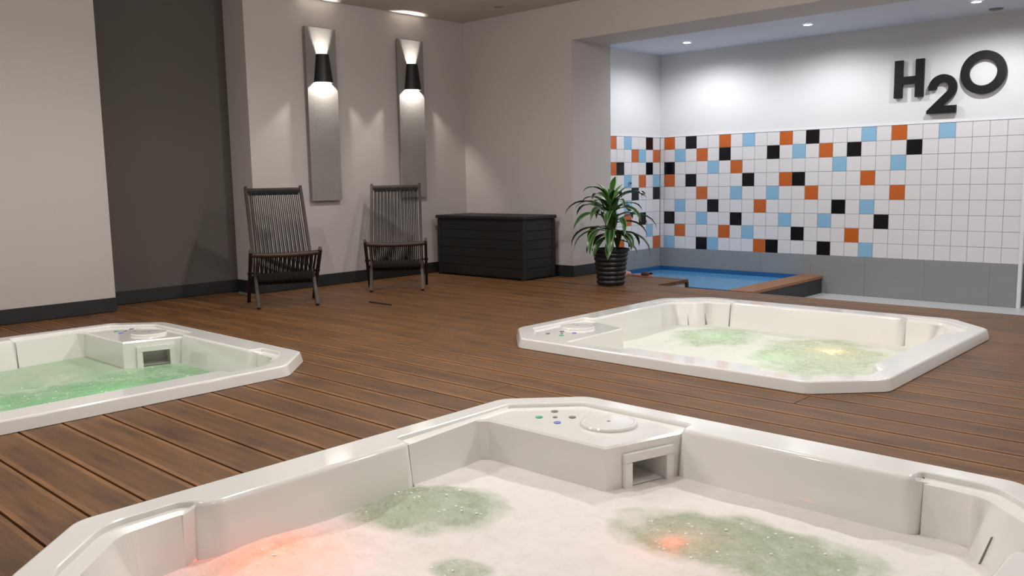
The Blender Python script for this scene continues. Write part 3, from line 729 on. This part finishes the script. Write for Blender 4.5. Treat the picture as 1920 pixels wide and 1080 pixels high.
def added_drum_lamp(x, y, k):  # unseen lamp with an invented drum body, added to light deck and walls
    t = empty('added_ceiling_lamp', (x, y, ZC)); tag(t, 'unseen round drum lamp added above the deck to light the room', 'added lamp', 'added unseen lamps over the deck')
    mesh_obj('drum', lathe(BM(), [(0.066, -0.050), (0.075, -0.052), (0.075, -0.0005)], 32, cap_bot=False), M['trim_white'], t, smooth=40)
    mesh_obj('lens', lathe(BM(), [(0.066, -0.050), (0.066, -0.046)], 32), M['disc_added'], t)
    ld = bpy.data.lights.new('glow', 'POINT'); ld.energy = W_GLOW*k; ld.color = COL_ROOM; ld.shadow_soft_size = 0.05
    l = link(bpy.data.objects.new('glow_light', ld), t); l.location = (0, 0, -0.11)
    ld = bpy.data.lights.new('down', 'SPOT'); ld.energy = W_ROOM*k; ld.color = COL_ROOM; ld.shadow_soft_size = 0.05; ld.spot_size = math.radians(165); ld.spot_blend = 0.7
    l = link(bpy.data.objects.new('down_light', ld), t); l.location = (0, 0, -0.11)
for x, y, k in ((-4.9, 0.2, 1.0), (-4.9, 2.4, 1.1), (-4.9, 4.6, 1.0), (-2.5, 0.2, 0.6), (-2.5, 2.4, 1.15), (-2.5, 4.6, 1.35), (-0.1, 0.2, 0.3), (-0.1, 2.4, 0.6), (-0.1, 4.6, 1.2)): added_drum_lamp(x, y, k)
v = empty('ceiling_vent', (-2.225, 8.803, ZNC)); tag(v, 'small flat grey vent in the white ceiling above the letters', 'vent')
mesh_obj('rim', lathe(BM(), [(0.055, -0.009), (0.06, -0.0005)], 24, cap_top=False), M['vent'], v, smooth=40)
mesh_obj('cap', lathe(BM(), [(0.034, -0.016), (0.038, -0.010)], 24), M['disc_off'], v, smooth=40)

# ---------------------------------------------------------------- rope chairs
def rope_chair(loc, deg, label):
    t = empty('rope_chair', (loc[0], loc[1], 0), math.radians(deg)); tag(t, label, 'chair', 'wooden rope lounge chairs')
    Wd = M['chair_wood']; a, b = 0.232, 0.272
    yb = lambda z: 0.75*z/0.97           # back frame line
    yo = lambda z: 0.5*(1-z/0.46)        # seat frame line
    for s in (-1, 1):
        mesh_obj('back_stile', beam(BM(), (s*a, 0.004, 0.004), (s*a, yb(0.965), 0.965), 0.026, 0.042), Wd, t)
        mesh_obj('seat_rail', beam(BM(), (s*b, 0.497, 0.004), (s*b, yo(0.468), 0.468), 0.026, 0.042), Wd, t)
        mesh_obj('pivot_bolt', tube(BM(), [(s*(a-0.02), 0.208, 0.27), (s*(b+0.02), 0.208, 0.27)], 0.010, 10), M['black_metal'], t, smooth=40)
    mesh_obj('front_rail', tube(BM(), [(x, yo(0.44)-0.004, 0.436-0.012*(1-(x/b)**2)) for x in [-b+k*b/6 for k in range(13)]], 0.021, 10), Wd, t, smooth=50)
    mesh_obj('top_rail', beam(BM(), (-a, yb(0.935), 0.935), (a, yb(0.935), 0.935), 0.045, 0.02, up=Vector((0, 0.61, 0.79))), Wd, t)
    mesh_obj('back_rail', tube(BM(), [(-a, yb(0.235), 0.235), (a, yb(0.235), 0.235)], 0.016, 10), Wd, t, smooth=50)
    mesh_obj('rear_rail', tube(BM(), [(-b, yo(0.205), 0.205), (b, yo(0.205), 0.205)], 0.016, 10), Wd, t, smooth=50)
    # wound cord on the rails and the strung cords
    bm = BM(); n = 26
    for k in range(n):
        x = -a+0.030+(2*a-0.060)*k/(n-1)
        off = Vector((0, 0.79, -0.61))
        p0 = Vector((x, yb(0.915), 0.915)); p1 = Vector((x, yb(0.245), 0.245))
        tube(bm, [p0-off*0.012, p1-off*0.014], 0.0042, 6, False)
        if k % 2 == 0: tube(bm, [p0+off*0.012+Vector((0.004, 0, 0)), p1+off*0.014+Vector((-0.003, 0, 0))], 0.0042, 6, False)
    tag(mesh_obj('back_cords', bm, M['rope'], t, smooth=60), 'dark cords strung down the backrest', None, None, 'stuff')
    bm = BM(); n = 28
    for k in range(n):
        x = -b+0.034+(2*b-0.068)*k/(n-1)
        p0 = Vector((x, yo(0.44)-0.004, 0.428)); p1 = Vector((x, yo(0.205), 0.205)); off = Vector((0, 0.68, 0.73))
        tube(bm, [p0+off*0.020, p1+off*0.017], 0.0045, 6, False)
        if k % 2: tube(bm, [p0-off*0.018, p1-off*0.017], 0.0045, 6, False)
    tag(mesh_obj('seat_cords', bm, M['rope'], t, smooth=60), 'dark cords strung across the seat', None, None, 'stuff')
    bm = BM()
    def wind(pa, pb, rad, cr, turns):
        for k in range(turns):
            c = Vector(pa).lerp(Vector(pb), (k+0.5)/turns); seg = 10
            ring = [c + Vector((0, rad*math.cos(q), rad*math.sin(q))) for q in [2*PI*i/seg for i in range(seg)]]
            rr = [[bm.verts.new(p + Vector((dx, 0, 0)) + (p-c).normalized()*dr) for dx, dr in ((-cr, 0), (0, cr), (cr, 0))] for p in ring]
            for i in range(seg):
                j = (i+1) % seg
                for m_ in range(2): bm.faces.new((rr[i][m_], rr[j][m_], rr[j][m_+1], rr[i][m_+1]))
    wind((-a+0.02, yb(0.235), 0.235), (a-0.02, yb(0.235), 0.235), 0.036, 0.006, 36)
    wind((-b+0.02, yo(0.205), 0.205), (b-0.02, yo(0.205), 0.205), 0.040, 0.006, 42)
    wind((-a+0.02, yb(0.918), 0.918), (a-0.02, yb(0.918), 0.918), 0.022, 0.005, 36)
    tag(mesh_obj('cord_winding', bm, M['rope'], t, smooth=60), 'dark cord wound round the rails', None, None, 'stuff')
    return t
rope_chair((-6.018, 3.805), 64, 'low wooden rope chair beside the dark alcove, the left one')
rope_chair((-6.068, 4.972), 49, 'low wooden rope chair next to the black storage chest, the right one')

# ---------------------------------------------------------------- storage chest
ch = empty('storage_chest', (-6.245, 6.44, 0)); tag(ch, 'long black plastic storage chest with closed lid in the corner', 'chest')
cx0, cx1, cy0, cy1, chh = -6.865, -5.625, 6.205, 6.690, 0.595
part('body', bbox(cx0+0.012, cx1-0.012, cy0+0.012, cy1-0.012, 0.012, chh), M['chest'], ch)
nb = 6; bh = (chh-0.04)/nb
for i in range(nb):
    z0 = 0.02+i*bh
    part('front_board', bbox(cx0+0.05, cx1-0.05, cy0+0.004, cy0+0.013, z0+0.003, z0+bh-0.003, bev=0.002, seg=1), M['chest'], ch)
    part('side_board', bbox(cx1-0.013, cx1-0.004, cy0+0.05, cy1-0.05, z0+0.003, z0+bh-0.003, bev=0.002, seg=1), M['chest'], ch)
for x, y in ((cx0, cy0), (cx1-0.045, cy0), (cx0, cy1-0.045), (cx1-0.045, cy1-0.045)):
    part('corner_post', bbox(x, x+0.045, y, y+0.045, 0.001, chh, bev=0.006), M['chest'], ch)
part('lid', bbox(cx0-0.012, cx1+0.012, cy0-0.015, cy1+0.012, chh+0.002, chh+0.036, bev=0.008), M['chest'], ch)
part('handle', bbox(cx1-0.0045, cx1+0.003, 6.42, 6.55, 0.545, 0.560, bev=0.002, seg=1), M['chest_dark'], ch)

# ---------------------------------------------------------------- potted plant
PXY = (-4.772, 6.470)
pl = empty('potted_plant', (PXY[0], PXY[1], 0)); tag(pl, 'bushy green striped leaf plant in a black ribbed pot', 'potted plant')
prof = [(0.120, 0.001)]
nr = 7
for i in range(nr):
    z0 = 0.012+i*0.043; r0 = 0.122+0.034*(i/nr)
    prof += [(r0, z0), (r0+0.009, z0+0.012), (r0+0.009, z0+0.026), (r0+0.001, z0+0.038)]
prof += [(0.158, 0.315), (0.174, 0.318), (0.176, 0.338), (0.164, 0.340), (0.158, 0.310)]
pot = mesh_obj('pot', lathe(BM(), prof, 40, cap_top=False), M['pot'], pl, smooth=40)
s_ = mesh_obj('soil', lathe(BM(), [(0.155, 0.29), (0.157, 0.306)], 24), M['soil'], pot)
for dx, dy, hh in ((0.0, 0.0, 0.80), (0.03, -0.02, 0.62), (-0.03, 0.02, 0.55)):
    mesh_obj('cane', tube(BM(), [(dx, dy, 0.305), (dx*1.2, dy*1.2, 0.5), (dx, dy, hh)], [0.020, 0.018, 0.014], 10), M['cane'], pl, smooth=50)
def leaf_mesh(length, width, rise, droop, mat):
    """strap leaf leaving along +x: starts at slope 'rise' and bends down by 'droop' radians"""
    bm = BM(); uvl = bm.loops.layers.uv.new('UVMap'); n = 9
    p = Vector((0, 0, 0)); ang = rise; rows = []
    for i in range(n+1):
        t = i/n; wd = width*(0.30+0.70*math.sin(PI*min(1, t*1.5)/2))*(1 - max(0, (t-0.45)/0.55)**2.0)
        nrm = Vector((-math.sin(ang), 0, math.cos(ang)))
        rows.append([bm.verts.new(p + Vector((0, yy*wd/2, 0)) + nrm*(abs(yy)*wd*0.16)) for yy in (-1, -0.5, 0, 0.5, 1)])
        p = p + Vector((math.cos(ang), 0, math.sin(ang)))*(length/n); ang -= droop/n*(0.5+1.2*t)
    for i in range(n):
        for j in range(4):
            f = bm.faces.new((rows[i][j], rows[i+1][j], rows[i+1][j+1], rows[i][j+1]))
            for lp, uv in zip(f.loops, ((j/4, i/n), (j/4, (i+1)/n), ((j+1)/4, (i+1)/n), ((j+1)/4, i/n))): lp[uvl].uv = uv
    me = bpy.data.meshes.new('leaf'); bm.to_mesh(me); bm.free(); me.materials.append(mat)
    for q in me.polygons: q.use_smooth = True
    return me
LV = {'up': leaf_mesh(0.30, 0.062, 1.15, 0.7, M['leaf_young']), 'mid': leaf_mesh(0.40, 0.078, 0.85, 1.9, M['leaf']), 'arch': leaf_mesh(0.47, 0.084, 0.65, 2.1, M['leaf']), 'droop': leaf_mesh(0.46, 0.090, 0.25, 1.9, M['leaf']), 'low': leaf_mesh(0.34, 0.090, -0.15, 1.4, M['leaf']), 'sheath': leaf_mesh(0.24, 0.085, 1.38, 0.25, M['leaf'])}
random.seed(12)
def leaves(kind, cnt, z0, z1, r, start, sc=(0.85, 1.1)):
    for i in range(cnt):
        o = bpy.data.objects.new('leaf', LV[kind]); az = start + i*2*PI/cnt + random.uniform(-0.25, 0.25); z = random.uniform(z0, z1)
        o.location = (r*math.cos(az), r*math.sin(az), z); o.rotation_euler = (random.uniform(-0.2, 0.2), random.uniform(-0.15, 0.15), az); s = random.uniform(*sc); o.scale = (s, s, s)
        link(o, pl)
for zz in (0.36, 0.44, 0.52, 0.60): leaves('sheath', 5, zz, zz+0.04, 0.022, zz*40, (0.8, 1.0))
leaves('up', 7, 0.74, 0.82, 0.008, 0.3, (0.6, 0.85)); leaves('mid', 12, 0.66, 0.78, 0.012, 0.1, (0.8, 1.0)); leaves('arch', 12, 0.54, 0.68, 0.014, 0.6); leaves('droop', 10, 0.44, 0.58, 0.016, 0.2); leaves('low', 8, 0.42, 0.52, 0.03, 0.5, (0.7, 0.95))

# ---------------------------------------------------------------- small things
def slipper(x, y, rz, label, dark):
    t = empty('slipper', (x, y, 0), rz); tag(t, label, 'slipper')
    out = [(0.12*math.cos(a)*(1.0), (0.040+0.008*math.cos(a))*math.sin(a)) for a in [2*PI*k/24 for k in range(24)]]
    mesh_obj('sole', prism(BM(), out, 0.001, 0.020), M['slipper'], t)
    bm = BM(); prev = None
    for i in range(7):
        u = 0.01 + i*0.014; ring = [bm.verts.new((u, 0.046*math.cos(q), 0.018+0.040*(1-i*0.07)*math.sin(q))) for q in [PI*k/10 for k in range(11)]]
        if prev:
            for k in range(10): bm.faces.new((prev[k], prev[k+1], ring[k+1], ring[k]))
        prev = ring
    mesh_obj('strap', bm, M['slipper_dark'] if dark else M['slipper'], t, smooth=50)
slipper(-5.12, 7.12, 1.2, 'small pink slipper on the step platform right behind the plant pot', False)
slipper(-4.92, 7.20, 0.1, 'small pink slipper with a dark strap on the step platform edge', True)
s = mesh_obj('dark_strip', tube(BM(), [(-5.711, 4.376, 0.006), (-5.56, 4.372, 0.007), (-5.412, 4.370, 0.006)], 0.0055, 8), M['dark_strip'], smooth=50)  # strip added for the dark gap line between two boards
tag(s, 'thin dark strip standing for a board gap in front of the right chair', 'dark_strip')
f = empty('wall_valve', (XS+0.008, 8.648, 0.80)); tag(f, 'small black square valve on the tiled side wall behind the plant', 'valve')
part('plate', bbox(XS+0.0005, XS+0.012, 8.628, 8.668, 0.775, 0.825, bev=0.002, seg=1), M['black_sign'], f)
part('knob', tube(BM(), [(XS+0.012, 8.648, 0.80), (XS+0.035, 8.648, 0.80)], 0.012, 12), M['black_metal'], f)
f = empty('wall_spout', (XS+0.008, 8.385, 0.924)); tag(f, 'small dark blue spout on a blue tile behind the plant top', 'spout')
part('disc', tube(BM(), [(XS+0.0005, 8.385, 0.924), (XS+0.010, 8.385, 0.924)], 0.026, 16), M['tile_blue'], f)
part('nozzle', tube(BM(), [(XS+0.010, 8.380, 0.930), (XS+0.030, 8.390, 0.915)], 0.010, 10), M['pool_liner'], f)
